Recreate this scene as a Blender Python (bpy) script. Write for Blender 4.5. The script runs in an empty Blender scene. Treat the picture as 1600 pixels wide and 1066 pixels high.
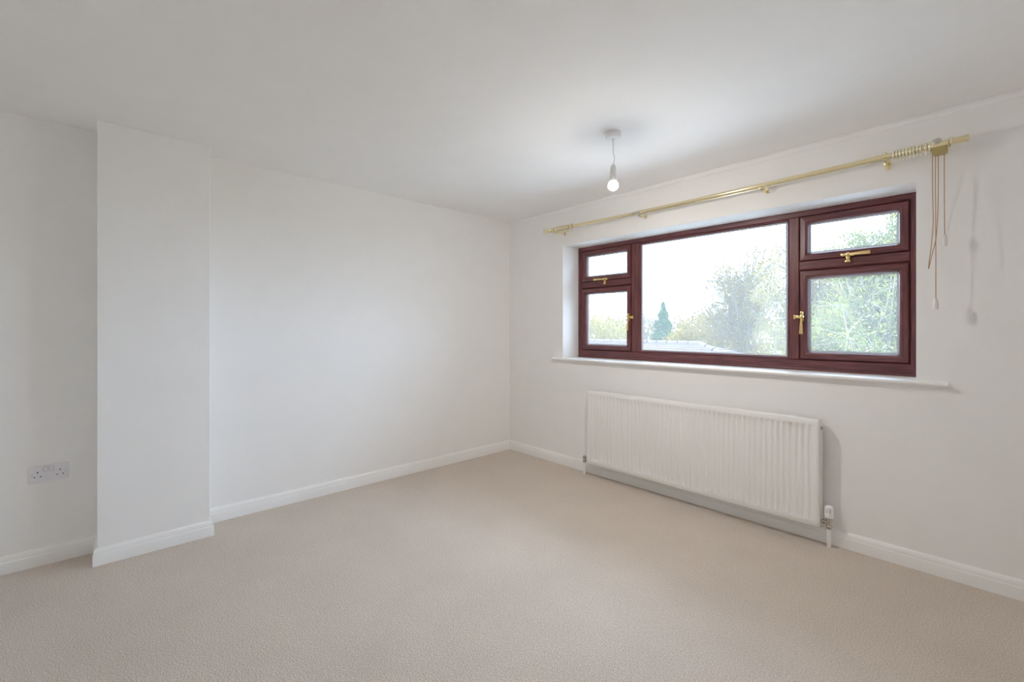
import bpy, bmesh, math, random
import numpy as np
from mathutils import Vector, Matrix

scene = bpy.context.scene
COL = scene.collection
PI = math.pi

# ------------------------------------------------------------------ camera
cam_data = bpy.data.cameras.new('camera')
cam_data.sensor_width = 36.0
cam_data.lens = 695.5 / 1600 * 36.0
cam_data.shift_y = -19.65 / 1600
cam_data.clip_start = 0.02
cam_data.clip_end = 500
cam = bpy.data.objects.new('camera', cam_data)
COL.objects.link(cam)
cam.location = (3.4871, -3.1766, 1.2743)
cam.rotation_euler = (PI / 2, 0, 0.8273)
scene.camera = cam

# ------------------------------------------------------------------ sky, exposure
SKY = 11.4
world = bpy.data.worlds.new('overcast_sky')
scene.world = world
world.use_nodes = True
bg = world.node_tree.nodes['Background']
bg.inputs[0].default_value = (0.75, 0.98, 1.31, 1)
bg.inputs[1].default_value = SKY
BULB = 1950.0
BULB_COLOUR = (1.0, 0.942, 0.880)

scene.view_settings.view_transform = 'Standard'
scene.view_settings.look = 'None'
scene.view_settings.exposure = 0.01
scene.view_settings.gamma = 1.0
scene.view_settings.use_curve_mapping = False
scene.cycles.max_bounces = 28
scene.cycles.diffuse_bounces = 20
scene.cycles.glossy_bounces = 5
scene.cycles.transparent_max_bounces = 16
scene.cycles.sample_clamp_indirect = 8.0
scene.cycles.use_denoising = True

# ------------------------------------------------------------------ materials
def new_mat(name):
    m = bpy.data.materials.new(name)
    m.use_nodes = True
    nt = m.node_tree
    return m, nt, nt.nodes['Principled BSDF']

def plain(name, col, rough=0.5, metal=0.0, spec=0.5, bump=None, coat=0.0):
    m, nt, b = new_mat(name)
    b.inputs['Base Color'].default_value = (*col, 1)
    b.inputs['Roughness'].default_value = rough
    b.inputs['Metallic'].default_value = metal
    b.inputs['Specular IOR Level'].default_value = spec
    b.inputs['Coat Weight'].default_value = coat
    b.inputs['Coat Roughness'].default_value = 0.12
    # gentle variation, so that no surface is perfectly even
    tc = nt.nodes.new('ShaderNodeTexCoord')
    n = nt.nodes.new('ShaderNodeTexNoise')
    n.inputs['Scale'].default_value = 6.0
    n.inputs['Detail'].default_value = 3.0
    nt.links.new(tc.outputs['Object'], n.inputs['Vector'])
    mix = nt.nodes.new('ShaderNodeMix')
    mix.data_type = 'RGBA'
    mix.inputs[6].default_value = (*[c * 0.975 for c in col], 1)
    mix.inputs[7].default_value = (*[min(1, c * 1.02) for c in col], 1)
    nt.links.new(n.outputs['Fac'], mix.inputs[0])
    nt.links.new(mix.outputs[2], b.inputs['Base Color'])
    if bump:
        sc, strength = bump
        n2 = nt.nodes.new('ShaderNodeTexNoise')
        n2.inputs['Scale'].default_value = sc
        n2.inputs['Detail'].default_value = 4.0
        nt.links.new(tc.outputs['Object'], n2.inputs['Vector'])
        bp = nt.nodes.new('ShaderNodeBump')
        bp.inputs['Strength'].default_value = strength
        bp.inputs['Distance'].default_value = 0.002
        nt.links.new(n2.outputs['Fac'], bp.inputs['Height'])
        nt.links.new(bp.outputs['Normal'], b.inputs['Normal'])
    return m

def wood(name, along):
    m, nt, b = new_mat(name)
    tc = nt.nodes.new('ShaderNodeTexCoord')
    mp = nt.nodes.new('ShaderNodeMapping')
    s = [38.0, 38.0, 38.0]
    s['xyz'.index(along)] = 2.2
    mp.inputs['Scale'].default_value = s
    nt.links.new(tc.outputs['Object'], mp.inputs['Vector'])
    n = nt.nodes.new('ShaderNodeTexNoise')
    n.inputs['Scale'].default_value = 2.6
    n.inputs['Detail'].default_value = 5.0
    n.inputs['Roughness'].default_value = 0.62
    n.inputs['Distortion'].default_value = 0.6
    nt.links.new(mp.outputs['Vector'], n.inputs['Vector'])
    r = nt.nodes.new('ShaderNodeValToRGB')
    r.color_ramp.elements[0].position = 0.30
    r.color_ramp.elements[0].color = (0.070, 0.022, 0.025, 1)
    r.color_ramp.elements[1].position = 0.72
    r.color_ramp.elements[1].color = (0.235, 0.078, 0.071, 1)
    e = r.color_ramp.elements.new(0.5)
    e.color = (0.138, 0.043, 0.046, 1)
    nt.links.new(n.outputs['Fac'], r.inputs['Fac'])
    nt.links.new(r.outputs['Color'], b.inputs['Base Color'])
    b.inputs['Roughness'].default_value = 0.36
    bp = nt.nodes.new('ShaderNodeBump')
    bp.inputs['Strength'].default_value = 0.12
    bp.inputs['Distance'].default_value = 0.001
    nt.links.new(n.outputs['Fac'], bp.inputs['Height'])
    nt.links.new(bp.outputs['Normal'], b.inputs['Normal'])
    return m

def carpet_material():
    m, nt, b = new_mat('beige_twist_carpet')
    tc = nt.nodes.new('ShaderNodeTexCoord')
    tuft = nt.nodes.new('ShaderNodeTexVoronoi')
    tuft.inputs['Scale'].default_value = 210.0
    nt.links.new(tc.outputs['Object'], tuft.inputs['Vector'])
    fine = nt.nodes.new('ShaderNodeTexNoise')
    fine.inputs['Scale'].default_value = 190.0
    fine.inputs['Detail'].default_value = 6.0
    fine.inputs['Roughness'].default_value = 0.75
    nt.links.new(tc.outputs['Object'], fine.inputs['Vector'])
    broad = nt.nodes.new('ShaderNodeTexNoise')
    broad.inputs['Scale'].default_value = 2.4
    broad.inputs['Detail'].default_value = 4.0
    nt.links.new(tc.outputs['Object'], broad.inputs['Vector'])
    ramp = nt.nodes.new('ShaderNodeValToRGB')
    ramp.color_ramp.elements[0].position = 0.36
    ramp.color_ramp.elements[0].color = (0.45, 0.380, 0.318, 1)
    ramp.color_ramp.elements[1].position = 0.62
    ramp.color_ramp.elements[1].color = (0.868, 0.752, 0.645, 1)
    nt.links.new(fine.outputs['Fac'], ramp.inputs['Fac'])
    ramp2 = nt.nodes.new('ShaderNodeValToRGB')
    ramp2.color_ramp.elements[0].position = 0.3
    ramp2.color_ramp.elements[0].color = (0.93, 0.93, 0.93, 1)
    ramp2.color_ramp.elements[1].position = 0.7
    ramp2.color_ramp.elements[1].color = (1, 1, 1, 1)
    nt.links.new(broad.outputs['Fac'], ramp2.inputs['Fac'])
    mul = nt.nodes.new('ShaderNodeMix')
    mul.data_type = 'RGBA'
    mul.blend_type = 'MULTIPLY'
    mul.inputs[0].default_value = 1.0
    nt.links.new(ramp.outputs['Color'], mul.inputs[6])
    nt.links.new(ramp2.outputs['Color'], mul.inputs[7])
    nt.links.new(mul.outputs[2], b.inputs['Base Color'])
    b.inputs['Roughness'].default_value = 1.0
    b.inputs['Specular IOR Level'].default_value = 0.05
    b.inputs['Sheen Weight'].default_value = 0.15
    add = nt.nodes.new('ShaderNodeMath')
    add.operation = 'SUBTRACT'
    nt.links.new(fine.outputs['Fac'], add.inputs[0])
    nt.links.new(tuft.outputs['Distance'], add.inputs[1])
    bp = nt.nodes.new('ShaderNodeBump')
    bp.inputs['Strength'].default_value = 0.8
    bp.inputs['Distance'].default_value = 0.0035
    nt.links.new(add.outputs[0], bp.inputs['Height'])
    nt.links.new(bp.outputs['Normal'], b.inputs['Normal'])
    return m

def glass_material():
    # double glazing: clear, with a translucent veil added to haze the outside view
    m = bpy.data.materials.new('hazed_window_glass')
    m.use_nodes = True
    nt = m.node_tree
    nt.nodes.clear()
    out = nt.nodes.new('ShaderNodeOutputMaterial')
    tr = nt.nodes.new('ShaderNodeBsdfTransparent')
    tr.inputs[0].default_value = (0.97, 0.985, 0.98, 1)
    veil = nt.nodes.new('ShaderNodeBsdfTranslucent')
    veil.inputs[0].default_value = (1, 1, 1, 1)
    gl = nt.nodes.new('ShaderNodeBsdfGlossy')
    gl.inputs['Roughness'].default_value = 0.0
    mx1 = nt.nodes.new('ShaderNodeMixShader')
    mx1.inputs[0].default_value = 0.042
    nt.links.new(tr.outputs[0], mx1.inputs[1])
    nt.links.new(veil.outputs[0], mx1.inputs[2])
    fr = nt.nodes.new('ShaderNodeFresnel')
    fr.inputs[0].default_value = 1.3
    mx2 = nt.nodes.new('ShaderNodeMixShader')
    nt.links.new(fr.outputs[0], mx2.inputs[0])
    nt.links.new(mx1.outputs[0], mx2.inputs[1])
    nt.links.new(gl.outputs[0], mx2.inputs[2])
    nt.links.new(mx2.outputs[0], out.inputs[0])
    return m

def bulb_material():
    m, nt, b = new_mat('lit_bulb_glass')
    b.inputs['Base Color'].default_value = (0.9, 0.9, 0.88, 1)
    b.inputs['Emission Color'].default_value = (*BULB_COLOUR, 1)
    # a globe lamp on an opaque collar: bright below and to the sides, faint towards its neck
    geo = nt.nodes.new('ShaderNodeNewGeometry')
    sep = nt.nodes.new('ShaderNodeSeparateXYZ')
    nt.links.new(geo.outputs['Normal'], sep.inputs[0])
    mr = nt.nodes.new('ShaderNodeMapRange')
    mr.inputs['From Min'].default_value = -1.0
    mr.inputs['From Max'].default_value = 0.0
    mr.inputs['To Min'].default_value = BULB
    mr.inputs['To Max'].default_value = BULB * 0.004
    nt.links.new(sep.outputs['Z'], mr.inputs['Value'])
    nt.links.new(mr.outputs[0], b.inputs['Emission Strength'])
    return m

def leaf_material(name, c0, c1, trans=0.35):
    m = bpy.data.materials.new(name)
    m.use_nodes = True
    nt = m.node_tree
    nt.nodes.clear()
    out = nt.nodes.new('ShaderNodeOutputMaterial')
    geo = nt.nodes.new('ShaderNodeNewGeometry')
    ramp = nt.nodes.new('ShaderNodeValToRGB')
    ramp.color_ramp.elements[0].color = (*c0, 1)
    ramp.color_ramp.elements[1].color = (*c1, 1)
    nt.links.new(geo.outputs['Random Per Island'], ramp.inputs['Fac'])
    d = nt.nodes.new('ShaderNodeBsdfDiffuse')
    t = nt.nodes.new('ShaderNodeBsdfTranslucent')
    nt.links.new(ramp.outputs['Color'], d.inputs[0])
    nt.links.new(ramp.outputs['Color'], t.inputs[0])
    mx = nt.nodes.new('ShaderNodeMixShader')
    mx.inputs[0].default_value = trans
    nt.links.new(d.outputs[0], mx.inputs[1])
    nt.links.new(t.outputs[0], mx.inputs[2])
    nt.links.new(mx.outputs[0], out.inputs[0])
    return m

M_WALL = plain('cream_wall_paint', (0.888, 0.881, 0.868), 0.85, spec=0.2, bump=(260, 0.06))
M_CEIL = plain('white_ceiling_paint', (0.905, 0.905, 0.902), 0.9, spec=0.2, bump=(200, 0.06))
M_TRIM = plain('white_satin_trim', (0.89, 0.885, 0.87), 0.35, spec=0.4)
M_RAD = plain('white_radiator_enamel', (0.87, 0.87, 0.85), 0.3, spec=0.45)
M_PLASTIC = plain('white_moulded_plastic', (0.86, 0.85, 0.86), 0.35)
M_SOCKET = plain('cool_white_plastic', (0.80, 0.79, 0.83), 0.3)
M_DARK = plain('dark_slot', (0.02, 0.02, 0.022), 0.6)
M_CHROME = plain('nickel_plated_brass', (0.55, 0.52, 0.48), 0.22, metal=1.0)
M_BRASS = plain('polished_brass', (0.88, 0.78, 0.50), 0.16, metal=1.0)
M_HANDLE = plain('gold_lacquered_brass', (0.86, 0.66, 0.31), 0.2, metal=1.0)
M_BRASS2 = plain('pale_brass_rings', (0.90, 0.86, 0.68), 0.24, metal=1.0)
M_BRASS3 = plain('dull_brass_box', (0.52, 0.42, 0.19), 0.32, metal=1.0)
M_STEEL = plain('grey_steel', (0.66, 0.66, 0.60), 0.3, metal=1.0)
M_CORD = plain('tan_cord', (0.47, 0.27, 0.12), 0.8)
M_TOGGLE = plain('white_cord_weight', (0.82, 0.80, 0.77), 0.35)
M_WOODX = wood('mahogany_grain_across', 'x')
M_WOODZ = wood('mahogany_grain_upright', 'z')
M_SPACER = plain('grey_glazing_spacer', (0.52, 0.56, 0.61), 0.4)
M_CARPET = carpet_material()
M_GLASS = glass_material()
M_BULB = bulb_material()
M_LAMPHOLDER = plain('white_lampholder', (0.80, 0.79, 0.77), 0.35)
M_BARK = plain('grey_bark', (0.150, 0.118, 0.084), 0.95, bump=(40, 0.4))
M_ROOF = plain('weathered_concrete_tile', (0.074, 0.050, 0.038), 0.9, bump=(60, 0.4))
M_BRICK = plain('pale_garage_render', (0.2, 0.16, 0.13), 0.9, bump=(30, 0.3))
M_REFLECTOR = plain('pale_reflector_concrete', (0.52, 0.50, 0.46), 0.9, bump=(30, 0.3))
M_LAWN = plain('lawn_grass', (0.08, 0.085, 0.03), 1.0, bump=(80, 0.8))

# ------------------------------------------------------------------ mesh helpers
def link(name, bm, mat, parent=None, smooth=False, mats=None):
    me = bpy.data.meshes.new(name)
    bmesh.ops.recalc_face_normals(bm, faces=bm.faces)
    bm.to_mesh(me)
    bm.free()
    for mm in (mats or [mat]):
        me.materials.append(mm)
    if smooth:
        for p in me.polygons:
            p.use_smooth = True
        if hasattr(me, 'set_sharp_from_angle'):
            me.set_sharp_from_angle(angle=math.radians(38))
    o = bpy.data.objects.new(name, me)
    COL.objects.link(o)
    if parent is not None:
        o.parent = parent
    return o

def empty(name, loc=(0, 0, 0)):
    o = bpy.data.objects.new(name, None)
    o.empty_display_size = 0.05
    o.location = loc
    COL.objects.link(o)
    return o

def tag(o, label=None, cat=None, group=None, kind=None):
    if label: o['label'] = label
    if cat: o['category'] = cat
    if group: o['group'] = group
    if kind: o['kind'] = kind
    return o

def put(o, root):
    """parent o (built in world coordinates) to root, keeping it where it is"""
    o.parent = root
    o.matrix_parent_inverse = Matrix.Translation(-root.location)
    return o

def box(bm, x0, x1, y0, y1, z0, z1, bevel=0.0, seg=2):
    vs = [bm.verts.new(p) for p in ((x0, y0, z0), (x1, y0, z0), (x1, y1, z0), (x0, y1, z0),
                                    (x0, y0, z1), (x1, y0, z1), (x1, y1, z1), (x0, y1, z1))]
    fs = [bm.faces.new([vs[i] for i in q]) for q in ((0, 3, 2, 1), (4, 5, 6, 7), (0, 1, 5, 4),
                                                     (1, 2, 6, 5), (2, 3, 7, 6), (3, 0, 4, 7))]
    if bevel > 0:
        es = list({e for f in fs for e in f.edges})
        bmesh.ops.bevel(bm, geom=es, offset=bevel, segments=seg, profile=0.5, affect='EDGES')
    return bm

def bx(*a, **k):
    return box(bmesh.new(), *a, **k)

def tube(bm, pts, r, sides=10, cap=True):
    """a round tube along pts; r is one radius or one per point"""
    pts = [Vector(p) for p in pts]
    rs = r if isinstance(r, (list, tuple)) else [r] * len(pts)
    rings = []
    n_prev = None
    for i, p in enumerate(pts):
        if i == 0: t = pts[1] - pts[0]
        elif i == len(pts) - 1: t = pts[-1] - pts[-2]
        else: t = (pts[i + 1] - pts[i]).normalized() + (pts[i] - pts[i - 1]).normalized()
        if t.length < 1e-9: t = Vector((0, 0, 1))
        t.normalize()
        if n_prev is None:
            n = t.orthogonal().normalized()
        else:
            n = n_prev - t * n_prev.dot(t)
            n = n.normalized() if n.length > 1e-6 else t.orthogonal().normalized()
        n_prev = n
        b = t.cross(n)
        rings.append([bm.verts.new(p + (n * math.cos(2 * PI * k / sides) + b * math.sin(2 * PI * k / sides)) * rs[i])
                      for k in range(sides)])
    for a, c in zip(rings, rings[1:]):
        for k in range(sides):
            bm.faces.new((a[k], a[(k + 1) % sides], c[(k + 1) % sides], c[k]))
    if cap:
        bm.faces.new(rings[0][::-1])
        bm.faces.new(rings[-1])
    return bm

def lathe(bm, prof, centre=(0, 0, 0), axis='z', sides=24):
    """prof: (radius, height) pairs turned about an axis through centre"""
    c = Vector(centre)
    rings = []
    for r, h in prof:
        ring = []
        for k in range(sides):
            a = 2 * PI * k / sides
            u, v = r * math.cos(a), r * math.sin(a)
            p = {'z': (u, v, h), 'x': (h, u, v), 'y': (u, h, v)}[axis]
            ring.append(bm.verts.new(c + Vector(p)))
        rings.append(ring)
    for a, b in zip(rings, rings[1:]):
        for k in range(sides):
            bm.faces.new((a[k], a[(k + 1) % sides], b[(k + 1) % sides], b[k]))
    bm.faces.new(rings[0][::-1])
    bm.faces.new(rings[-1])
    return bm

def ring_frame(bm, x0, x1, z0, z1, prof):
    """a mitred rectangular frame; prof: closed loop of (inset, y). Upright sides get material 1."""
    loops = []
    for d, y in prof:
        loops.append([bm.verts.new(p) for p in ((x0 + d, y, z0 + d), (x1 - d, y, z0 + d),
                                                (x1 - d, y, z1 - d), (x0 + d, y, z1 - d))])
    n = len(loops)
    for i in range(n):
        a, b = loops[i], loops[(i + 1) % n]
        for k in range(4):
            f = bm.faces.new((a[k], a[(k + 1) % 4], b[(k + 1) % 4], b[k]))
            f.material_index = 0 if k % 2 == 0 else 1
    return bm

def prism(bm, poly, axis, a0, a1):
    """extrude a closed 2-D polygon along an axis; poly is in the other two axes in xyz order"""
    def P(u, v, a):
        return {'x': (a, u, v), 'y': (u, a, v), 'z': (u, v, a)}[axis]
    lo = [bm.verts.new(P(u, v, a0)) for u, v in poly]
    hi = [bm.verts.new(P(u, v, a1)) for u, v in poly]
    n = len(poly)
    for k in range(n):
        bm.faces.new((lo[k], lo[(k + 1) % n], hi[(k + 1) % n], hi[k]))
    bm.faces.new(lo[::-1])
    bm.faces.new(hi)
    return bm

def sweep_plan(bm, path, prof):
    """sweep a wall profile (offset from the wall, height) along a plan path with mitred corners;
    the room lies to the right of the path"""
    path = [Vector(p) for p in path]
    rings = []
    for i, p in enumerate(path):
        ds = []
        if i > 0: ds.append((path[i] - path[i - 1]).normalized())
        if i < len(path) - 1: ds.append((path[i + 1] - path[i]).normalized())
        ns = [Vector((d.y, -d.x)) for d in ds]
        if len(ns) == 2:
            m = ns[0] + ns[1]
            m = m / m.dot(ns[0])
        else:
            m = ns[0]
        rings.append([bm.verts.new((p.x + m.x * o, p.y + m.y * o, z)) for o, z in prof])
    n = len(prof)
    for a, b in zip(rings, rings[1:]):
        for k in range(n):
            bm.faces.new((a[k], a[(k + 1) % n], b[(k + 1) % n], b[k]))
    bm.faces.new(rings[0][::-1])
    bm.faces.new(rings[-1])
    return bm

# ------------------------------------------------------------------ room shell
H = 2.4
XR, YB = 4.25, -4.05          # wall opposite the chimney breast, wall behind the camera
CB0, CB1, CBD = -3.1994, -2.6899, 0.21   # chimney breast
WX0, WX1, WZ0, WZ1 = 0.737, 3.200, 0.998, 2.052   # window opening
WT = 0.33                     # outer wall thickness

def structure(name, bm, mat, parent=None, label=None, **k):
    o = link(name, bm, mat, parent, **k)
    if parent is None:
        tag(o, label, None, None, 'structure')
        if label: o['category'] = name.split('_')[0]
    return o

structure('floor', bx(-0.2, XR + 0.2, YB - 0.2, WT, -0.15, 0.0), M_CARPET,
          label='beige twist pile carpet covering the bedroom floor')
structure('ceiling', bx(-0.2, XR + 0.2, YB - 0.2, WT, H, H + 0.15), M_CEIL,
          label='flat matt white ceiling of the bedroom')
bm = bmesh.new()
box(bm, -0.2, WX0, 0, WT, 0, H)
box(bm, WX1, XR + 0.2, 0, WT, 0, H)
box(bm, WX0, WX1, 0, WT, WZ1, H)
box(bm, WX0, WX1, 0, WT, 0, WZ0 - 0.022)
structure('wall_window', bm, M_WALL, label='cream wall holding the wide window and the radiator')
structure('wall_left', bx(-0.2, 0, YB - 0.2, 0, 0, H), M_WALL, label='cream side wall behind the chimney breast')
structure('wall_chimney', bx(0, CBD, CB0, CB1, 0, H, bevel=0.003), M_WALL,
          label='narrow painted chimney breast standing proud of the side wall')
structure('wall_right', bx(XR, XR + 0.2, YB - 0.2, 0, 0, H), M_WALL, label='cream wall facing the chimney breast')
structure('wall_back', bx(0, XR, YB - 0.2, YB, 0, H), M_WALL, label='cream wall behind the viewer')

SK = [(0, 0), (0.018, 0), (0.018, 0.056), (0.0172, 0.060), (0.0150, 0.0625), (0.0150, 0.067),
      (0.0142, 0.075), (0.0122, 0.082), (0.0095, 0.0875), (0.0065, 0.0912), (0.003, 0.093), (0, 0.093)]
structure('baseboard_left', sweep_plan(bmesh.new(), [(0, YB), (0, CB0), (CBD, CB0), (CBD, CB1), (0, CB1), (0, 0)],
          SK), M_TRIM, label='white moulded skirting along the chimney breast wall', smooth=True)
structure('baseboard_window', sweep_plan(bmesh.new(), [(0, 0), (XR, 0)], SK), M_TRIM,
          label='white moulded skirting under the window wall', smooth=True)
structure('baseboard_right', sweep_plan(bmesh.new(), [(XR, 0), (XR, YB)], SK), M_TRIM,
          label='white moulded skirting of the wall facing the chimney breast', smooth=True)
structure('baseboard_back', sweep_plan(bmesh.new(), [(XR, YB), (0, YB)], SK), M_TRIM,
          label='white moulded skirting of the wall behind the viewer', smooth=True)
# slim bead where the window wall meets the ceiling
structure('trim_1', sweep_plan(bmesh.new(), [(0.12, 0), (XR, 0)],
          [(0, H - 0.036), (0.006, H - 0.034), (0.011, H - 0.028), (0.013, H - 0.012), (0.010, H - 0.006), (0.005, H - 0.003), (0.004, H), (0, H)]),
          M_CEIL, label='slim white bead between window wall and ceiling', smooth=True)

# ------------------------------------------------------------------ window
win = tag(empty('window_1', ((WX0 + WX1) / 2, 0.26, WZ0)),
          'wide five-light window with reddish brown wood grain frame', 'window', None, 'structure')
FY = 0.230
WOODS = [M_WOODX, M_WOODZ]
IX0, IX1, IZ0, IZ1 = 0.780, 3.152, 1.071, 2.012
bm = bmesh.new()
# outer frame: its four sides meet in mitres; the foot is deeper than the head
def frame_ring(bm, levels):
    loops = []
    for (l, r, b, t, y) in levels:
        loops.append([bm.verts.new(p) for p in ((WX0 + l, y, WZ0 + b), (WX1 - r, y, WZ0 + b), (WX1 - r, y, WZ1 - t), (WX0 + l, y, WZ1 - t))])
    for i in range(len(loops)):
        a, b = loops[i], loops[(i + 1) % len(loops)]
        for k in range(4):
            f = bm.faces.new((a[k], a[(k + 1) % 4], b[(k + 1) % 4], b[k]))
            f.material_index = k % 2
l_, r_, b_, t_ = IX0 - WX0, WX1 - IX1, IZ0 - WZ0, WZ1 - IZ1
frame_ring(bm, [(0, 0, 0.016, 0, FY), (l_ - .006, r_ - .006, b_ - .006, t_ - .006, FY),
                (l_, r_, b_, t_, FY + .008), (l_, r_, b_, t_, FY + .065), (0, 0, 0.016, 0, FY + .065)])
put(link('window_frame', bm, None, mats=WOODS), win)
put(link('frame_foot', bx(WX0, WX1, FY - 0.006, FY + 0.06, WZ0, WZ0 + 0.0155, bevel=0.003), M_WOODX), win)

def post(x0, x1):     # upright between lights, with chamfered arrises
    c = 0.007
    return prism(bmesh.new(), [(x0, FY + c), (x0 + c, FY - .001), (x1 - c, FY - .001), (x1, FY + c), (x1, FY + .065), (x0, FY + .065)],
                 'z', IZ0, IZ1)
for x0, x1 in ((1.326, 1.400), (2.538, 2.604)):
    put(link('mullion', post(x0, x1), M_WOODZ), win)
for x0, x1 in ((IX0, 1.326), (2.604, IX1)):
    z0, z1, c = 1.655, 1.718, 0.010
    put(link('transom', prism(bmesh.new(), [(FY + c, z0), (FY - .001, z0 + c), (FY - .001, z1 - .004), (FY + .004, z1), (FY + .065, z1), (FY + .065, z0)],
             'x', x0, x1), M_WOODX), win)

SASH = [(0, FY + .004), (.003, FY - .006), (.030, FY - .009), (.040, FY - .004), (.045, FY + .006), (.047, FY + .022),
        (.047, FY + .058), (-.0036, FY + .058), (-.0036, FY + .014), (0, FY + .012)]
def pane(x0, x1, z0, z1, parent, y):
    p = put(link('glass_pane', bx(x0, x1, y, y + 0.004, z0, z1), M_GLASS), win)
    return p
def spacer(x0, x1, z0, z1, y):
    return ring_frame(bmesh.new(), x0, x1, z0, z1, [(0, y - .010), (.003, y - .009), (.010, y - .002), (.010, y - .0005), (0, y - .0005)])

def reparent(o, par):
    """sub-part: keep the world place, hang it under the sash (itself placed by the window's inverse)"""
    o.parent = par
    o.matrix_parent_inverse = Matrix.Identity(4)

def handle_mesh(pieces):
    bm = bmesh.new()
    for p in pieces:
        p(bm)
    return bm

def casement_handle(px, pz, foot, lever, parent, label):
    """cranked brass fastener: foot and lever are unit vectors in the plane of the sash (x, z)"""
    f = Vector((foot[0], 0, foot[1])); l = Vector((lever[0], 0, lever[1])); out = Vector((0, -1, 0))
    base = Vector((px, FY - .009, pz))
    M = Matrix((( l.x, f.x, out.x, base.x), (l.y, f.y, out.y, base.y), (l.z, f.z, out.z, base.z), (0, 0, 0, 1)))
    def build(fn, name):
        bm = bmesh.new()
        fn(bm)
        bm.transform(M)
        o = link(name, bm, M_HANDLE, smooth=True)
        return o
    def body(bm):
        box(bm, -.034, .030, -.009, .009, 0, .006, bevel=.002)          # rose plate along the lever
        box(bm, -.010, .010, .004, .040, .002, .012, bevel=.002)        # neck to the keep
        box(bm, -.015, .015, .036, .048, -.004, .016, bevel=.002)       # keep hook
        lathe(bm, [(.0125, .004), (.0125, .018), (.010, .024), (.004, .026)], sides=20)   # boss
        # stub
        box(bm, -.036, -.006, -.008, .008, .010, .022, bevel=.003)
        # lever blade, flaring to its tip and cranked off the sash
        w = [(.006, .007, .016, .024), (.030, .0065, .020, .027), (.070, .0085, .027, .033), (.112, .0105, .031, .036)]
        rings = []
        for x, hw, z0, z1 in w:
            rings.append([bm.verts.new(p) for p in ((x, -hw, z0), (x, hw, z0), (x, hw, z1), (x, -hw, z1))])
        for a, b in zip(rings, rings[1:]):
            for k in range(4):
                bm.faces.new((a[k], a[(k + 1) % 4], b[(k + 1) % 4], b[k]))
        bm.faces.new(rings[0][::-1]); bm.faces.new(rings[-1])
    o = build(body, 'casement_handle')
    o['label'] = label
    reparent(o, parent)
    return o

def sash(x0, x1, z0, z1, label, hd):
    s = put(link('sash', ring_frame(bmesh.new(), x0, x1, z0, z1, SASH), None, mats=WOODS), win)
    s['label'] = label
    g = link('glass_pane', bx(x0 + .044, x1 - .044, FY + .030, FY + .034, z0 + .044, z1 - .044), M_GLASS)
    reparent(g, s)
    sp = link('glazing_spacer', spacer(x0 + .0465, x1 - .0465, z0 + .0465, z1 - .0465, FY + .030), M_SPACER)
    reparent(sp, s)
    casement_handle(*hd[:4], s, hd[4])
    return s
sash(.783, 1.323, 1.721, 2.009, 'top-hung wood grain sash near the room corner', (1.060, 1.727, (0, -1), (-1, 0), 'brass handle with its lever towards the corner'))
sash(.783, 1.323, 1.074, 1.652, 'tall wood grain sash near the room corner', (1.312, 1.372, (1, 0), (0, -1), 'brass handle with its lever hanging down'))
sash(2.607, 3.149, 1.721, 2.009, 'top-hung wood grain sash beside the pull cords', (2.868, 1.731, (0, -1), (1, 0), 'brass handle with its lever towards the pull cords'))
sash(2.607, 3.149, 1.074, 1.652, 'tall wood grain sash beside the pull cords', (2.622, 1.350, (-1, 0), (0, -1), 'brass handle with its lever hanging down'))
# fixed middle light
put(link('glazing_bead', ring_frame(bmesh.new(), 1.400, 2.538, IZ0, IZ1,
         [(0, FY + .006), (.004, FY + .004), (.014, FY + .020), (.014, FY + .045), (0, FY + .045)]), None, mats=WOODS), win)
put(link('glazing_spacer', spacer(1.4135, 2.5245, IZ0 + .0135, IZ1 - .0135, FY + .030), M_SPACER), win)
put(link('glass_pane', bx(1.402, 2.536, FY + .030, FY + .034, IZ0 + .002, IZ1 - .002), M_GLASS), win)
# window board with a rounded nose and horns
bm = bmesh.new()
T, Z = 0.022, WZ0
nose = [(0.0, Z - T), (-.026, Z - T), (-.031, Z - T + .004), (-.034, Z - T + .010), (-.033, Z - .006), (-.029, Z - .001), (-.024, Z), (0.0, Z)]
prism(bm, nose, 'x', 0.628, 3.322)
box(bm, WX0, WX1, 0.0, FY + .02, Z - T, Z)
put(link('window_sill', bm, M_TRIM, smooth=True), win)

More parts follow.
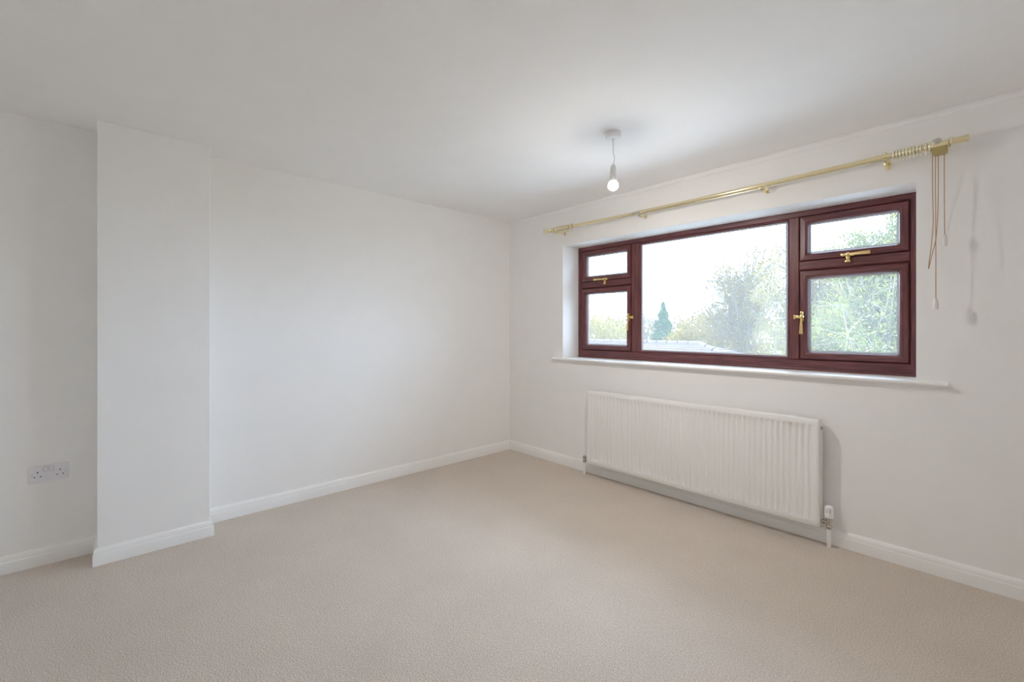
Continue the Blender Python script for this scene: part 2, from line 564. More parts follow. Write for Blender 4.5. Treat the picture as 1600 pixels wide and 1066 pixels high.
# ------------------------------------------------------------------ radiator
rad = tag(empty('radiator', (1.94, -0.06, 0.0)), 'long white ribbed panel radiator under the window', 'radiator')
RX0, RX1, RZ0, RZ1, RY = 1.094, 2.788, 0.112, 0.741, -0.102
def fluted_panel(x0, x1, z0, z1, y, sign, n):
    """pressed steel sheet: n upright channels, their ends rounded off"""
    bm = bmesh.new()
    m = 0.026
    zs = [z0, z0 + .004, z0 + .030, z0 + .040, z0 + .049, z0 + .085, z0 + .30, z1 - .080, z1 - .044, z1 - .035, z1 - .028, z1 - .004, z1]
    prof = {4: 1.0, 5: 0.6, 6: 0.42, 7: 0.6, 8: 1.0}
    pitch = (x1 - x0 - 2 * m) / n
    xs, ws = [x0, x0 + .004, x0 + m * .6], [0, 0, 0]
    for k in range(n):
        a = x0 + m + k * pitch
        for fr, w in ((.0, 0), (.12, 0), (.26, .55), (.38, 1), (.64, 1), (.76, .55), (.90, 0)):
            xs.append(a + fr * pitch); ws.append(w)
    xs += [x1 - m * .6, x1 - .004, x1]; ws += [0, 0, 0]
    depth = 0.0075
    g = []
    for j, z in enumerate(zs):
        row = []
        for i, (x, w) in enumerate(zip(xs, ws)):
            edge = 0.003 if (i in (0, len(xs) - 1) or j in (0, len(zs) - 1)) else 0
            row.append(bm.verts.new((x, y - sign * (depth * w * prof.get(j, 0) + edge), z)))
        g.append(row)
    for j in range(len(zs) - 1):
        for i in range(len(xs) - 1):
            bm.faces.new((g[j][i], g[j][i + 1], g[j + 1][i + 1], g[j + 1][i]))
    # folded rim
    rim = [g[0][i] for i in range(len(xs))] + [g[j][-1] for j in range(1, len(zs))] + \
          [g[-1][i] for i in range(len(xs) - 2, -1, -1)] + [g[j][0] for j in range(len(zs) - 2, 0, -1)]
    back = [bm.verts.new((v.co.x, y - sign * 0.012, v.co.z)) for v in rim]
    k = len(rim)
    for i in range(k):
        bm.faces.new((rim[i], rim[(i + 1) % k], back[(i + 1) % k], back[i]))
    return bm
put(link('front_panel', fluted_panel(RX0, RX1, RZ0, RZ1, RY, -1, 50), M_RAD, smooth=True), rad)
put(link('back_panel', fluted_panel(RX0 + .01, RX1 - .01, RZ0 + .012, RZ1 - .012, -.030, 1, 50), M_RAD, smooth=True), rad)
for x in (RX0 - .003, RX1):
    put(link('side_cover', bx(x, x + .003, RY + .006, -.034, RZ0 + .006, RZ1 - .004, bevel=.001), M_RAD), rad)
bm = bmesh.new()
for y in (RY + .008, -.066, -.040):
    box(bm, RX0 + .002, RX1 - .002, y, y + .006, RZ1 - .010, RZ1 - .002)
for k in range(86):
    x = RX0 + .004 + k * (RX1 - RX0 - .012) / 85
    box(bm, x, x + .006, RY + .010, -.036, RZ1 - .011, RZ1 - .004)
put(link('top_grille', bm, M_RAD), rad)['kind'] = 'stuff'
bm = bmesh.new()
xs = np.linspace(RX0 + .03, RX1 - .03, 150)
lo = [bm.verts.new((x, -.088 if (i // 2) % 2 else -.046, RZ0 + .035)) for i, x in enumerate(xs)]
hi = [bm.verts.new((x, -.088 if (i // 2) % 2 else -.046, RZ1 - .035)) for i, x in enumerate(xs)]
for i in range(len(xs) - 1):
    bm.faces.new((lo[i], lo[i + 1], hi[i + 1], hi[i]))
put(link('convector_fins', bm, M_RAD), rad)
for x in (RX0 + .18, RX1 - .18):
    put(link('wall_bracket', bx(x - .015, x + .015, -.032, -0.0005, RZ0 + .02, RZ1 - .05, bevel=.002), M_RAD), rad)
# bleed plug at the top
bm = bmesh.new()
lathe(bm, [(.010, RX1 - .002), (.010, RX1 + .008), (.005, RX1 + .010), (.005, RX1 + .014)], (0, -.074, .690), 'x', 6)
put(link('bleed_plug', bm, M_CHROME), rad)
# thermostatic valve at the cord side
VX, VY = 2.828, -0.062
bm = bmesh.new()
lathe(bm, [(.0165, .118), (.0165, .124), (.0145, .126), (.0145, .150), (.0175, .152), (.0175, .168), (.013, .170)], (VX, VY, 0), 'z', 6)
lathe(bm, [(.009, RX1 - .004), (.009, RX1 + .006), (.0135, RX1 + .007), (.0135, RX1 + .018), (.010, RX1 + .019), (.010, VX)], (0, VY, .142), 'x', 12)
lathe(bm, [(.0120, .106), (.0140, .109), (.0140, .118)], (VX, VY, 0), 'z', 12)
valve = put(link('thermostatic_valve', bm, M_CHROME, smooth=True), rad)
valve['label'] = 'chrome radiator valve with white ribbed head'
bm = bmesh.new()
NS = 32
prof = [(.016, .170), (.0215, .173), (.0225, .185), (.0225, .196), (.0215, .198), (.0215, .229), (.019, .236), (.010, .2395)]
rings = []
for j, (r, z) in enumerate(prof):
    ring = []
    for k in range(NS):
        rr = r - (.0035 if (k % 4 == 0 and j in (5, 6)) else 0)
        a = 2 * PI * k / NS
        ring.append(bm.verts.new((VX + rr * math.cos(a), VY + rr * math.sin(a), z)))
    rings.append(ring)
for a, b in zip(rings, rings[1:]):
    for k in range(NS):
        bm.faces.new((a[k], a[(k + 1) % NS], b[(k + 1) % NS], b[k]))
bm.faces.new(rings[0][::-1]); bm.faces.new(rings[-1])
reparent(link('valve_head', bm, M_PLASTIC, smooth=True), valve)
bm = bmesh.new()
ca = math.atan2(-3.1766 - VY, 3.4871 - VX)
for da in (-.42, .22):
    a = ca + da
    c = Vector((VX + .0222 * math.cos(a), VY + .0222 * math.sin(a), .2135))
    q = bmesh.new()
    box(q, -.0012, .0012, -.0014, .0014, -.011, .011)
    q.transform(Matrix.Translation(c) @ Matrix.Rotation(a, 4, 'Z'))
    me = bpy.data.meshes.new('t'); q.to_mesh(me); q.free(); bm.from_mesh(me); bpy.data.meshes.remove(me)
reparent(link('head_slot', bm, M_CHROME), valve)
bm = bmesh.new()
tube(bm, [(VX, VY, -.01), (VX, VY, .108)], .0105, 14)
put(link('supply_pipe', bm, M_TRIM, smooth=True), rad)
# lockshield valve at the corner side
LX = 1.040
bm = bmesh.new()
lathe(bm, [(.012, .100), (.0145, .103), (.0145, .118), (.013, .120), (.013, .138), (.0155, .139), (.0155, .154), (.010, .156)], (LX, VY, 0), 'z', 12)
lathe(bm, [(.010, LX), (.010, LX + .020), (.0135, LX + .021), (.0135, LX + .038), (.009, LX + .039), (.009, RX0 + .004)], (0, VY, .130), 'x', 12)
put(link('lockshield_valve', bm, M_CHROME, smooth=True), rad)
bm = bmesh.new()
tube(bm, [(LX, VY, -.01), (LX, VY, .102)], .0105, 14)
put(link('return_pipe', bm, M_TRIM, smooth=True), rad)

# ------------------------------------------------------------------ curtain rod
ROD_Y = -0.10
RK = [(0.55, 2.188), (0.62, 2.1885), (0.9, 2.186), (1.25, 2.181), (1.6, 2.1785), (2.0, 2.178), (2.48, 2.181), (2.85, 2.1865), (3.09, 2.1905), (3.42, 2.1955)]
def rod_z(x):
    for (xa, za), (xb, zb) in zip(RK, RK[1:]):
        if x <= xb:
            return za + (zb - za) * (x - xa) / (xb - xa)
    return RK[-1][1]
rod = tag(empty('curtain_rod', (2.0, 0.0, 2.18)), 'long polished brass corded curtain rod fixed above the window', 'curtain rod')
def along(x0, x1, n, r, sides=16):
    bm = bmesh.new()
    tube(bm, [(x0 + (x1 - x0) * i / n, ROD_Y, rod_z(x0 + (x1 - x0) * i / n)) for i in range(n + 1)], r, sides)
    return bm
put(link('inner_tube', along(0.66, 1.70, 26, 0.0118), M_BRASS, smooth=True), rod)
put(link('outer_tube', along(1.615, 3.345, 40, 0.0142), M_BRASS, smooth=True), rod)
# draw cord running in the open back of the rod
bm = bmesh.new()
tube(bm, [(x, ROD_Y + .004, rod_z(x) - .0165) for x in np.linspace(.70, 3.28, 30)], .0016, 6)
put(link('draw_cord', bm, M_BRASS2), rod)
# ribbed sleeve where the tubes telescope
bm = bmesh.new()
for k in range(9):
    x = 1.545 + k * .0085
    lathe(bm, [(.0125, x), (.0145, x + .0015), (.0145, x + .0045), (.0125, x + .006)], (0, ROD_Y, rod_z(x)), 'x', 16)
put(link('ribbed_sleeve', bm, M_STEEL, smooth=True), rod)

def finial(xa, xb):
    bm = bmesh.new()
    s = 1 if xb > xa else -1
    L = abs(xb - xa)
    z = rod_z((xa + xb) / 2)
    pr = [(.0150, 0), (.0195, .004), (.0195, .010), (.0150, .013), (.0150, L * .45), (.0165, L * .8), (.0185, L - .004), (.0185, L), (.010, L + .001)]
    pr = [(r, xa + s * h) for r, h in pr]
    lathe(bm, pr, (0, ROD_Y, z), 'x', 22)
    return bm
put(link('finial', finial(0.690, 0.592), M_BRASS, smooth=True), rod)
put(link('finial', finial(3.332, 3.398), M_BRASS, smooth=True), rod)

# gliding rings with an eyelet below
def ring_mesh(wide):
    bm = bmesh.new()
    R, r = 0.0215, 0.0047 if not wide else 0.0062
    n, k = 22, 8
    rows = []
    for i in range(n):
        a = 2 * PI * i / n
        row = []
        for j in range(k):
            b = 2 * PI * j / k
            rad_ = R + .0030 * math.cos(b)
            row.append(bm.verts.new((r * math.sin(b), rad_ * math.sin(a), rad_ * math.cos(a))))
        rows.append(row)
    for i in range(n):
        for j in range(k):
            bm.faces.new((rows[i][j], rows[(i + 1) % n][j], rows[(i + 1) % n][(j + 1) % k], rows[i][(j + 1) % k]))
    box(bm, -.0016, .0016, -.009, .006, -.0415, -.0215, bevel=.0008)
    box(bm, -.0028, .0028, -.006, .004, -.028, -.021, bevel=.0008)
    me = bpy.data.meshes.new('curtain_ring')
    bmesh.ops.recalc_face_normals(bm, faces=bm.faces)
    bm.to_mesh(me); bm.free()
    me.materials.append(M_BRASS2)
    for p in me.polygons: p.use_smooth = True
    return me
RING, RINGW = ring_mesh(False), ring_mesh(True)
spots = [(.742 + k * .0165, RING) for k in range(10)] + [(.928, RINGW), (.712, RINGW)]
spots += [(3.121 + k * .0133, RING) for k in range(9)] + [(3.246, RINGW), (3.262, RINGW), (3.338, RINGW)]
for x, me in spots:
    o = bpy.data.objects.new('curtain_ring', me)
    COL.objects.link(o)
    o.location = (x, ROD_Y, rod_z(x))
    put(o, rod)

def bracket(x, big):
    z = rod_z(x)
    bm = bmesh.new()
    box(bm, x - .012, x + .012, -.004, 0, z - (.045 if big else .030), z + (.045 if big else .012), bevel=.0015)
    tube(bm, [(x, -.002, z - .026), (x, -.05, z - .030), (x, -.085, z - .028), (x, ROD_Y - .004, z - .019)], .0052, 10)
    box(bm, x - .008, x + .008, ROD_Y - .014, ROD_Y + .014, z - .020, z - .0135, bevel=.002)
    if big:
        tube(bm, [(x, -.002, z + .022), (x, -.05, z + .026), (x, ROD_Y + .004, z + .017)], .005, 10)
        lathe(bm, [(.004, z + .010), (.0085, z + .016), (.0085, z + .024), (.004, z + .029)], (x, ROD_Y + .006, 0), 'z', 14)
        lathe(bm, [(.006, z - .045), (.0085, z - .040), (.0085, z - .030), (.006, z - .020)], (x, ROD_Y + .008, 0), 'z', 14)
    put(link('bracket', bm, M_BRASS, smooth=True), rod)
for x, big in ((.762, True), (1.604, False), (2.478, False), (3.085, True)):
    bracket(x, big)
# master carriers: thin steel arms under the rod
for x0, x1 in ((.93, 1.01), (3.022, 3.112)):
    bm = bmesh.new()
    z = rod_z((x0 + x1) / 2)
    tube(bm, [(x0, ROD_Y - .010, z - .026), (x0 + .012, ROD_Y - .012, z - .0235), (x1, ROD_Y - .008, z - .0195)], .0022, 8)
    put(link('carrier_arm', bm, M_STEEL, smooth=True), rod)
# pulley housing at the cord end
bm = bmesh.new()
z = rod_z(3.297)
prism(bm, [(3.268, z - .012), (3.268, z - .044), (3.276, z - .052), (3.316, z - .052), (3.326, z - .044), (3.326, z - .012)], 'y', ROD_Y - .020, ROD_Y + .020)
bmesh.ops.bevel(bm, geom=list(bm.edges), offset=.002, segments=2, affect='EDGES')
pul = put(link('pulley_housing', bm, M_BRASS3), rod)
bm = bmesh.new()
box(bm, 3.264, 3.330, ROD_Y - .023, ROD_Y + .022, z - .016, z + .011, bevel=.005)
reparent(link('housing_cap', bm, M_BRASS, smooth=True), pul)
bm = bmesh.new()
lathe(bm, [(.006, -.006), (.0165, -.005), (.0175, 0), (.0165, .006), (.006, .008)], (0, 0, 0), 'z', 24)
bm.transform(Matrix.Translation((3.288, ROD_Y - .020, z + .013)) @ Matrix.Rotation(math.radians(52), 4, 'X'))
w_ = link('thumb_wheel', bm, M_STEEL, smooth=True)
reparent(w_, pul)
# pull cords
def smooth_path(P, n=10):
    P = [Vector(p) for p in P]
    Q = [P[0]] + P + [P[-1]]
    out = []
    for i in range(1, len(Q) - 2):
        p0, p1, p2, p3 = Q[i - 1:i + 3]
        for k in range(n):
            t = k / n
            out.append(0.5 * ((2 * p1) + (p2 - p0) * t + (2 * p0 - 5 * p1 + 4 * p2 - p3) * t * t + (3 * p1 - p0 - 3 * p2 + p3) * t ** 3))
    out.append(P[-1])
    return out
def cord(pts, r=0.0017):
    bm = bmesh.new()
    tube(bm, smooth_path(pts), r, 7)
    return put(link('pull_cord', bm, M_CORD, smooth=True), rod)
LOOP = [(3.2696, -0.090, 2.1648), (3.2683, -0.072, 2.0009), (3.2691, -0.050, 1.8745), (3.2686, -0.042, 1.8104), (3.2610, -0.036, 1.6973), (3.2544, -0.045, 1.6213), (3.2539, -0.070, 1.5894), (3.2569, -0.110, 1.5756), (3.2618, -0.145, 1.5847), (3.2741, -0.155, 1.6490), (3.2851, -0.147, 1.7118), (3.2914, -0.138, 1.8228), (3.2927, -0.122, 1.9842), (3.2913, -0.100, 2.1558)]
cord(LOOP)['label'] = 'slack tan cord hanging in a long open loop'
def toggle(x, y, z0, z1, parent):
    L = z1 - z0
    bm = bmesh.new()
    lathe(bm, [(.004, L), (.0065, L * .97), (.0085, L * .80), (.0105, L * .45), (.0105, L * .12), (.0095, 0), (.005, -.0005)], (x, y, z0), 'z', 18)
    reparent(link('cord_weight', bm, M_TOGGLE, smooth=True), parent)
c = cord([(3.2808, -0.100, 2.1589), (3.2812, -0.095, 1.9606), (3.2818, -0.090, 1.6716), (3.2816, -0.088, 1.4140)]); c['label'] = 'longer straight tan pull cord'
toggle(3.2819, -0.088, 1.3689, 1.4237, c)
c = cord([(3.3128, -0.095, 2.1509), (3.3120, -0.080, 1.9888), (3.3127, -0.072, 1.7980), (3.3127, -0.072, 1.7339)]); c['label'] = 'shorter straight tan pull cord'
toggle(3.3127, -0.072, 1.6858, 1.7435, c)

# ------------------------------------------------------------------ pendant light
PX, PY = 1.994, -1.012
pend = tag(empty('pendant_light', (PX, PY, H)), 'bare lit bulb hanging on a short white flex from the ceiling', 'ceiling light')
bm = bmesh.new()
lathe(bm, [(.046, H), (.046, H - .006), (.0445, H - .008), (.0445, H - .030), (.042, H - .034), (.012, H - .036), (.007, H - .042), (.004, H - .044)], (PX, PY, 0), 'z', 36)
put(link('ceiling_rose', bm, M_PLASTIC, smooth=True), pend)
bm = bmesh.new()
tube(bm, smooth_path([(PX, PY, H - .040), (PX + .001, PY, 2.33), (PX + .001, PY, 2.29), (PX + .006, PY + .003, 2.262), (PX + .004, PY + .002, 2.235), (PX, PY, 2.212)]), .0030, 8)
put(link('flex', bm, M_PLASTIC, smooth=True), pend)
bm = bmesh.new()
lathe(bm, [(.005, 2.222), (.010, 2.216), (.0155, 2.203), (.0170, 2.192)], (PX, PY, 0), 'z', 24)
lathe(bm, [(.0155, 2.1925), (.0155, 2.190)], (PX, PY, 0), 'z', 24)
lathe(bm, [(.0172, 2.190), (.0172, 2.163)], (PX, PY, 0), 'z', 24)
lathe(bm, [(.0158, 2.163), (.0158, 2.160)], (PX, PY, 0), 'z', 24)
put(link('lampholder', bm, M_LAMPHOLDER, smooth=True), pend)
bm = bmesh.new()
lathe(bm, [(.0150, 2.160), (.0178, 2.158), (.0182, 2.140), (.0172, 2.1225)], (PX, PY, 0), 'z', 24)
put(link('bulb_collar', bm, M_LAMPHOLDER, smooth=True), pend)
bm = bmesh.new()
BZ, BR = 2.099, 0.0295
prof = [(BR * math.sin(t), BZ - BR * math.cos(t)) for t in np.linspace(.08, PI * .795, 16)] + [(.0165, 2.1235)]
lathe(bm, prof, (PX, PY, 0), 'z', 24)
bulb = put(link('bulb', bm, M_BULB, smooth=True), pend)
bulb['label'] = 'glowing white lamp'

# ------------------------------------------------------------------ power socket
sock = tag(empty('power_socket', (0, -3.391, .493)), 'white double power socket low in the alcove', 'socket')
SY0, SY1, SZ0, SZ1 = -3.4665, -3.3155, .4480, .5365
put(link('faceplate', bx(0, .0095, SY0, SY1, SZ0, SZ1, bevel=.003, seg=3), M_SOCKET, smooth=True), sock)
for y in (-3.4035, -3.3815):
    b = bmesh.new()
    box(b, .0085, .0118, y - .0075, y + .0075, .5050, .5250, bevel=.0012)
    put(link('rocker_switch', b, M_SOCKET), sock)
    b = bmesh.new()
    ring = [(0, 0), (.001, 0), (.001, .001), (0, .001)]
    box(b, .0090, .0099, y - .0095, y + .0095, .5030, .5270)
    put(link('switch_well', b, plain('socket_shade_gap', (.52, .50, .50), .5)), sock)
for y in (-3.4545, -3.3275):
    b = bmesh.new()
    lathe(b, [(.0042, .0085), (.0042, .0104), (.003, .0110)], (0, y, .4905), 'x', 14)
    put(link('screw', b, M_STEEL), sock)
for ye in (-3.4335, -3.3485):
    b = bmesh.new()
    box(b, .0088, .0099, ye - .0022, ye + .0022, .4972, .5052)
    put(link('earth_hole', b, M_DARK), sock)
    for dy in (-.0118, .0118):
        b = bmesh.new()
        box(b, .0088, .0099, ye + dy - .0035, ye + dy + .0035, .4745, .4785)
        put(link('pin_hole', b, M_DARK), sock)

# ------------------------------------------------------------------ garden beyond the window
GZ = -2.6
rng = np.random.default_rng(7)
structure('ground', bx(-90, 60, WT + 0.5, 130, GZ - .3, GZ), M_LAWN, label='garden ground below the window')
structure('patio', bx(-6.0, 10.0, WT + 0.5, 9.0, GZ - .2, GZ + .04), M_REFLECTOR, label='unseen pale concrete slab below the window, added to bounce daylight up')  # out of view; added to throw daylight up onto the ceiling

def quads(name, C, U, V, mat, parent):
    """one mesh of leaf blades: centre C, half axes U (long) and V (wide); each blade is a folded diamond"""
    n = len(C)
    N = np.cross(U, V)
    N /= np.linalg.norm(N, axis=1)[:, None] + 1e-9
    w = np.linalg.norm(V, axis=1)[:, None]
    co = np.stack([C - U, C + V * 1.0 - U * .1 + N * w * .35, C + U, C - V * 1.0 - U * .1 + N * w * .35], 1).reshape(-1, 3)
    me = bpy.data.meshes.new(name)
    me.vertices.add(4 * n); me.loops.add(4 * n); me.polygons.add(n)
    me.vertices.foreach_set('co', co.astype(np.float32).ravel())
    me.loops.foreach_set('vertex_index', np.arange(4 * n, dtype=np.int32))
    me.polygons.foreach_set('loop_start', np.arange(0, 4 * n, 4, dtype=np.int32))
    me.update(calc_edges=True)
    me.validate()
    me.materials.append(mat)
    o = bpy.data.objects.new(name, me)
    COL.objects.link(o)
    put(o, parent)
    o['kind'] = 'stuff'
    return o

def blades(C, length, width, droop, jitter=0.3):
    n = len(C)
    D = rng.normal(size=(n, 3)) + np.array([0, 0, -droop])
    D /= np.linalg.norm(D, axis=1)[:, None]
    R = rng.normal(size=(n, 3))
    S = np.cross(D, R); S /= np.linalg.norm(S, axis=1)[:, None] + 1e-9
    s = (1 + jitter * rng.normal(size=(n, 1))).clip(.4, 1.8)
    return D * length / 2 * s, S * width / 2 * s

def bez(p0, p1, p2, n):
    t = np.linspace(0, 1, n)[:, None]
    return (1 - t) ** 2 * p0 + 2 * t * (1 - t) * p1 + t * t * p2

def tree(name, label, base, top, blobs, n_limbs, twigs, n_leaf, leaf, mat, trunk_r, droop=0.3, spread=0.12, group=None):
    """blobs: crown ellipsoids (x, y, z, rx, ry, rz, weight) in world coordinates"""
    root = tag(empty(name, base), label, 'tree', group)
    base = np.array(base, float); top = np.array(top, float)
    W = np.array([b[6] for b in blobs], float); W /= W.sum()
    bmT, bmB = bmesh.new(), bmesh.new()
    mid = (base + top) / 2 + rng.normal(size=3) * .15
    T = bez(base, mid, top, 10)
    tube(bmT, [tuple(p) for p in T], [trunk_r * (1 - .72 * i / 9) for i in range(10)], 8)
    put(link('trunk', bmT, M_BARK, smooth=True), root)
    pts = []
    for _ in range(n_limbs):
        b = blobs[rng.choice(len(blobs), p=W)]
        v = rng.normal(size=3); v /= np.linalg.norm(v)
        tgt = np.array(b[:3]) + v * np.array(b[3:6]) * rng.uniform(.72, 1.0)
        s = T[rng.integers(3, 9)]
        if tgt[2] < s[2] - .3: s = T[rng.integers(2, 5)]
        ctl = (s + tgt) / 2 + np.array([0, 0, .18 * np.linalg.norm(tgt - s)]) + rng.normal(size=3) * .12
        L = bez(s, ctl, tgt, 8)
        r0 = trunk_r * rng.uniform(.18, .32)
        tube(bmB, [tuple(p) for p in L], [r0 * (1 - .85 * i / 7) + .004 for i in range(8)], 5, cap=False)
        pts.append(L[3:])
        for _ in range(twigs):
            i = rng.integers(2, 8)
            d = rng.normal(size=3) + np.array([0, 0, .35 - droop])
            d /= np.linalg.norm(d)
            ln = rng.uniform(.25, .60) * min(b[3], b[5])
            e = L[i] + d * ln
            tw = bez(L[i], (L[i] + e) / 2 + rng.normal(size=3) * .05 * ln, e + np.array([0, 0, -droop * .3 * ln]), 5)
            tube(bmB, [tuple(p) for p in tw], [.010, .008, .006, .005, .003], 4, cap=False)
            pts.append(tw)
    br = put(link('branches', bmB, M_BARK), root)
    br['kind'] = 'stuff'
    P = np.concatenate(pts)
    C = P[rng.integers(0, len(P), n_leaf)] + rng.normal(size=(n_leaf, 3)) * spread
    U, V = blades(C, leaf[0], leaf[1], droop)
    quads('foliage', C, U, V, mat, root)
    return root

def bush(name, label, blobs, n_leaf, leaf, mat, group=None, cat='bush', droop=0.0):
    """leafy mound: stems from the ground and leaves in the outer shell of its blobs"""
    cx = sum(b[0] for b in blobs) / len(blobs); cy = sum(b[1] for b in blobs) / len(blobs)
    root = tag(empty(name, (cx, cy, GZ)), label, cat, group)
    W = np.array([b[3] * b[5] for b in blobs]); W /= W.sum()
    k = rng.choice(len(blobs), size=n_leaf, p=W)
    B = np.array(blobs)[k]
    v = rng.normal(size=(n_leaf, 3)); v /= np.linalg.norm(v, axis=1)[:, None]
    C = B[:, :3] + v * B[:, 3:6] * (rng.uniform(.45, 1, size=(n_leaf, 1)) ** .5) * (1 + .10 * rng.normal(size=(n_leaf, 1)))
    C[:, 2] = np.maximum(C[:, 2], GZ + .05)
    U, V = blades(C, leaf[0], leaf[1], droop)
    quads('foliage', C, U, V, mat, root)
    bm = bmesh.new()
    for b in blobs:
        for _ in range(5):
            e = np.array(b[:3]) + rng.normal(size=3) * np.array(b[3:6]) * .35
            s = np.array([b[0] + rng.normal() * .15, b[1] + rng.normal() * .15, GZ - .02])
            L = bez(s, (s + e) / 2 + rng.normal(size=3) * .2, e, 6)
            tube(bm, [tuple(p) for p in L], [.05, .045, .04, .03, .02, .01], 5)
    put(link('stems', bm, M_BARK), root)['kind'] = 'stuff'
    return root

L_OLIVE = leaf_material('olive_autumn_leaf', (0.143, 0.102, 0.021), (0.252, 0.175, 0.040))
L_PALE = leaf_material('pale_willow_leaf', (0.150, 0.124, 0.044), (0.262, 0.206, 0.079))
L_GREEN = leaf_material('mid_green_leaf', (0.076, 0.101, 0.021), (0.206, 0.170, 0.048))
L_CONIFER = leaf_material('blue_green_needle', (0.046, 0.078, 0.034), (0.093, 0.129, 0.056), 0.15)
L_HEDGE = leaf_material('yellow_green_leaf', (0.161, 0.127, 0.036), (0.277, 0.210, 0.066))
L_FAR = leaf_material('far_grey_green_leaf', (0.164, 0.127, 0.053), (0.240, 0.179, 0.083))

# the tall half-bare tree in the middle light
tree('autumn_tree', 'tall half-bare tree with olive leaves behind the middle pane', (-3.95, 17.2, GZ), (-3.6, 17.3, 3.6),
     [(-3.5, 17.2, 4.2, 1.5, 1.5, 1.9, 4), (-4.5, 17.2, 2.7, 1.5, 1.4, 1.7, 3), (-2.5, 17.4, 3.8, 1.4, 1.4, 1.9, 3.5), (-3.4, 17.0, .4, 2.4, 1.4, 1.3, 3), (-5.2, 17.2, 2.4, 1.2, 1.2, 1.5, 2.5)],
     120, 20, 27000, (.10, .046), L_OLIVE, .16, .2, .17)
# broad pale tree that fills the cord end of the middle light
tree('willow_tree', 'broad pale tree with hanging leaves beyond the upright between panes', (0.1, 11.5, GZ), (0.2, 11.6, 2.6),
     [(-.3, 11.5, 2.5, 1.3, 1.3, 1.5, 3), (.9, 11.6, 2.2, 1.4, 1.3, 1.6, 3), (-.8, 11.3, .2, 1.6, 1.2, 1.6, 3), (.6, 11.3, -.5, 1.7, 1.3, 1.4, 2)],
     80, 18, 42000, (.11, .026), L_PALE, .14, .9, .14)
# greener tree close to the window
tree('birch_tree', 'leafy green tree filling the tall sash beside the pull cords', (2.0, 8.0, GZ), (1.9, 8.1, 2.4),
     [(1.9, 8.0, 1.0, 1.3, 1.1, 1.3, 4), (1.3, 8.1, .6, 1.1, 1.0, 1.5, 3.5), (2.7, 8.2, .8, 1.2, 1.0, 1.4, 3), (2.12, 8.1, 3.1, .26, .3, .50, 2.4), (1.42, 8.1, 2.92, .36, .3, .38, 2.2)],
     90, 16, 46000, (.080, .026), L_GREEN, .11, .6, .10)
# the same hedge of trees goes on beyond the jamb
tree('hawthorn_tree', 'round green tree past the pull-cord end of the window, beside the leafy one', (5.0, 10.0, GZ), (5.0, 10.1, 1.6),
     [(5.0, 10.0, .9, 1.5, 1.2, 1.6, 4), (4.1, 10.1, .2, 1.1, 1.0, 1.4, 3), (6.0, 10.2, .3, 1.3, 1.0, 1.4, 3)],
     50, 12, 16000, (.10, .036), L_GREEN, .12, .5, .12)
# thin bare tree near the corner-side upright
tree('bare_tree', 'thin pale bare tree rising behind the conifer', (-14.9, 27.5, GZ), (-14.8, 27.5, 2.2),
     [(-14.8, 27.5, 1.8, 1.4, 1.2, 1.6, 1)], 26, 14, 900, (.12, .06), L_FAR, .12, .1, .15)
# conifer
root = tag(empty('conifer_tree', (-11.9, 25, GZ)), 'small blue-green conical conifer above the garage roof', 'tree')
bm = bmesh.new()
tube(bm, [(-11.9, 25, GZ), (-11.9, 25, 0.4), (-11.9, 25, 2.9)], [.16, .11, .02], 8)
put(link('trunk', bm, M_BARK, smooth=True), root)
n = 16000
hh = rng.uniform(0, 1, n) ** .75
z = 3.0 - hh * 5.0
lay = .80 + .28 * np.sin(z * 9.0 + rng.normal(size=n) * .5)
r = (.06 + 1.45 * hh ** .85) * lay * np.sqrt(rng.uniform(.25, 1, n))
a = rng.uniform(0, 2 * PI, n)
C = np.stack([-11.9 + r * np.cos(a), 25 + r * np.sin(a), z + .08 * rng.normal(size=n) - r * .12], 1)
U, V = blades(C, .20, .06, .4)
quads('foliage', C, U, V, L_CONIFER, root)

def mound_row(y, x0, x1, step, ztop, rx, rz, seed):
    r_ = np.random.default_rng(seed)
    out = []
    x = x0
    while x < x1:
        out.append((x, y + r_.normal() * .3, ztop - rz + r_.normal() * .22, rx * r_.uniform(.85, 1.2), rx, rz * r_.uniform(.9, 1.1)))
        x += step
    return out
ORD = ['nearest to', 'second from', 'third from', 'fourth from', 'fifth from', 'sixth from']
for k, b in enumerate(mound_row(20.5, -9.1, -4.6, .9, 1.45, 1.0, 1.6, 3)):
    bush('olive_bush', 'olive yellow bush of the row before the half-bare tree, ' + ORD[k] + ' the conifer', [b], 2900, (.14, .065), L_OLIVE, 'olive bushes behind the garage')
for k, b in enumerate(mound_row(22, -19.6, -12.9, 1.5, 2.15, 1.6, 2.2, 5)[::-1]):
    bush('hazel_bush', 'pale yellow-green bush behind the roof ridge, ' + ORD[k] + ' the conifer', [b], 2700, (.17, .08), L_HEDGE, 'pale bushes behind the roof ridge')
far = bush('treeline', 'low grey-green line of distant trees on the horizon', mound_row(52, -70, -14, 3.4, 3.4, 3.2, 3.0, 9), 22000, (.50, .26), L_FAR, cat='trees')
far['kind'] = 'stuff'

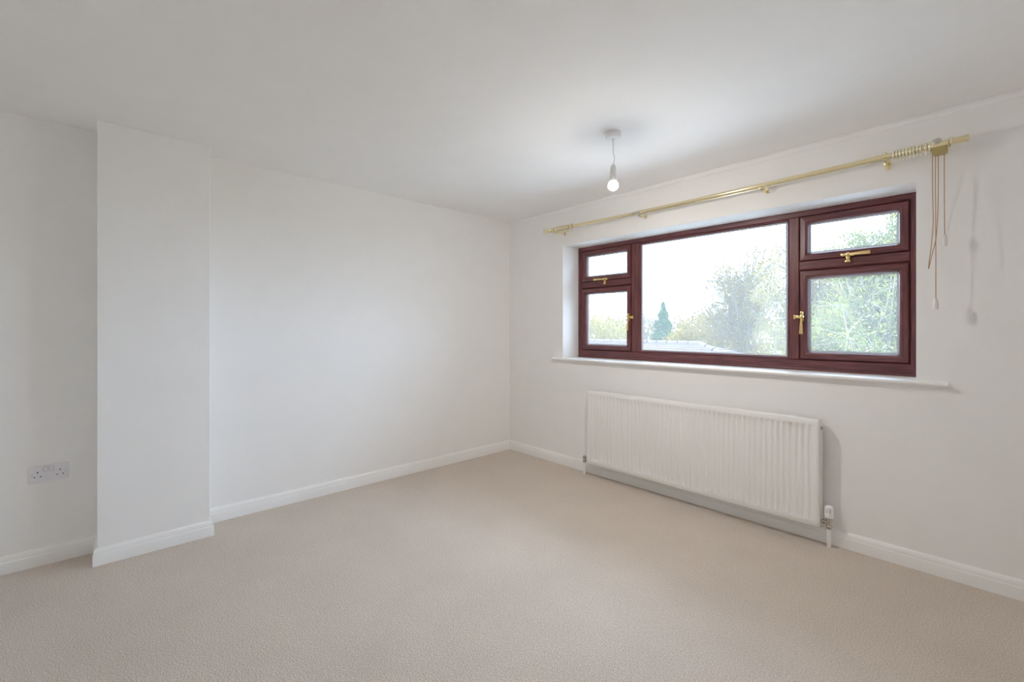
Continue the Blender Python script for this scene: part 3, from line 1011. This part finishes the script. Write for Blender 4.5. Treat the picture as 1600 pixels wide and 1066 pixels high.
# neighbour's garage with a hipped tiled roof
gar = tag(empty('garage', (-9.0, 13.3, GZ)), 'low building with a pale hipped tiled roof beyond the window', 'building')
E0, E1, F0, F1, EZ = -16.0, -2.08, 11.9, 14.7, 0.13      # eaves
R0, R1, RYY, RZ = -14.0, -4.00, 13.3, .695               # ridge
put(link('garage_wall', bx(E0 + .3, E1 - .3, F0 + .3, F1 - .3, GZ - .05, EZ - .02), M_BRICK), gar)
def slope(p00, p01, p10, p11, rows, name):
    """overlapping tile courses from eave (p00-p01) to ridge (p10-p11)"""
    p00, p01, p10, p11 = map(Vector, (p00, p01, p10, p11))
    bm = bmesh.new()
    up = (p01 - p00).cross(p10 - p00).normalized()
    if up.z < 0: up = -up
    for k in range(rows):
        a, b = k / rows, (k + 1) / rows
        l0, r0 = p00.lerp(p10, a), p01.lerp(p11, a)
        l1, r1 = p00.lerp(p10, b), p01.lerp(p11, b)
        n = max(1, int((r0 - l0).length / .33))
        for i in range(n):
            s, t = i / n, (i + 1) / n
            t -= .02 / n * 3
            q = [l0.lerp(r0, s) + up * .035, l0.lerp(r0, t) + up * .035, l1.lerp(r1, t) + up * .008, l1.lerp(r1, s) + up * .008]
            lo_ = [l0.lerp(r0, s), l0.lerp(r0, t)]
            vs = [bm.verts.new(p) for p in q]
            vl = [bm.verts.new(p) for p in lo_]
            bm.faces.new(vs)
            bm.faces.new((vl[0], vl[1], vs[1], vs[0]))
    vs = [bm.verts.new(p - up * .002) for p in (p00, p01, p11, p10)] if (p10 - p11).length > .01 else [bm.verts.new(p - up * .002) for p in (p00, p01, p11)]
    bm.faces.new(vs)
    o = put(link(name, bm, M_ROOF), gar)
    o['kind'] = 'stuff'
slope((E0, F0, EZ), (E1, F0, EZ), (R0, RYY, RZ), (R1, RYY, RZ), 8, 'roof_tiles')
slope((E1, F1, EZ), (E0, F1, EZ), (R1, RYY, RZ), (R0, RYY, RZ), 8, 'roof_tiles')
slope((E1, F0, EZ), (E1, F1, EZ), (R1, RYY, RZ), (R1, RYY, RZ), 8, 'roof_tiles')
slope((E0, F1, EZ), (E0, F0, EZ), (R0, RYY, RZ), (R0, RYY, RZ), 8, 'roof_tiles')
bm = bmesh.new()
pr = [(.10, -.03), (.085, .03), (.05, .065), (0, .08), (-.05, .065), (-.085, .03), (-.10, -.03)]
prism(bm, pr, 'x', 0, .40)
bmesh.ops.recalc_face_normals(bm, faces=bm.faces)
cap_me = bpy.data.meshes.new('ridge_tile'); bm.to_mesh(cap_me); bm.free()
cap_me.materials.append(M_ROOF)
def caps(a, b):
    a, b = Vector(a), Vector(b)
    d = b - a
    n = int(d.length / .42)
    rot = d.to_track_quat('X', 'Z')
    for i in range(n):
        o = bpy.data.objects.new('ridge_tile', cap_me)
        COL.objects.link(o)
        o.rotation_mode = 'QUATERNION'
        o.rotation_quaternion = rot
        o.location = a + d * (i / n) + Vector((0, 0, .02 + .006 * (i % 2)))
        put(o, gar)
caps((R0, RYY, RZ), (R1, RYY, RZ))
caps((R1, RYY, RZ), (E1, F0, EZ))
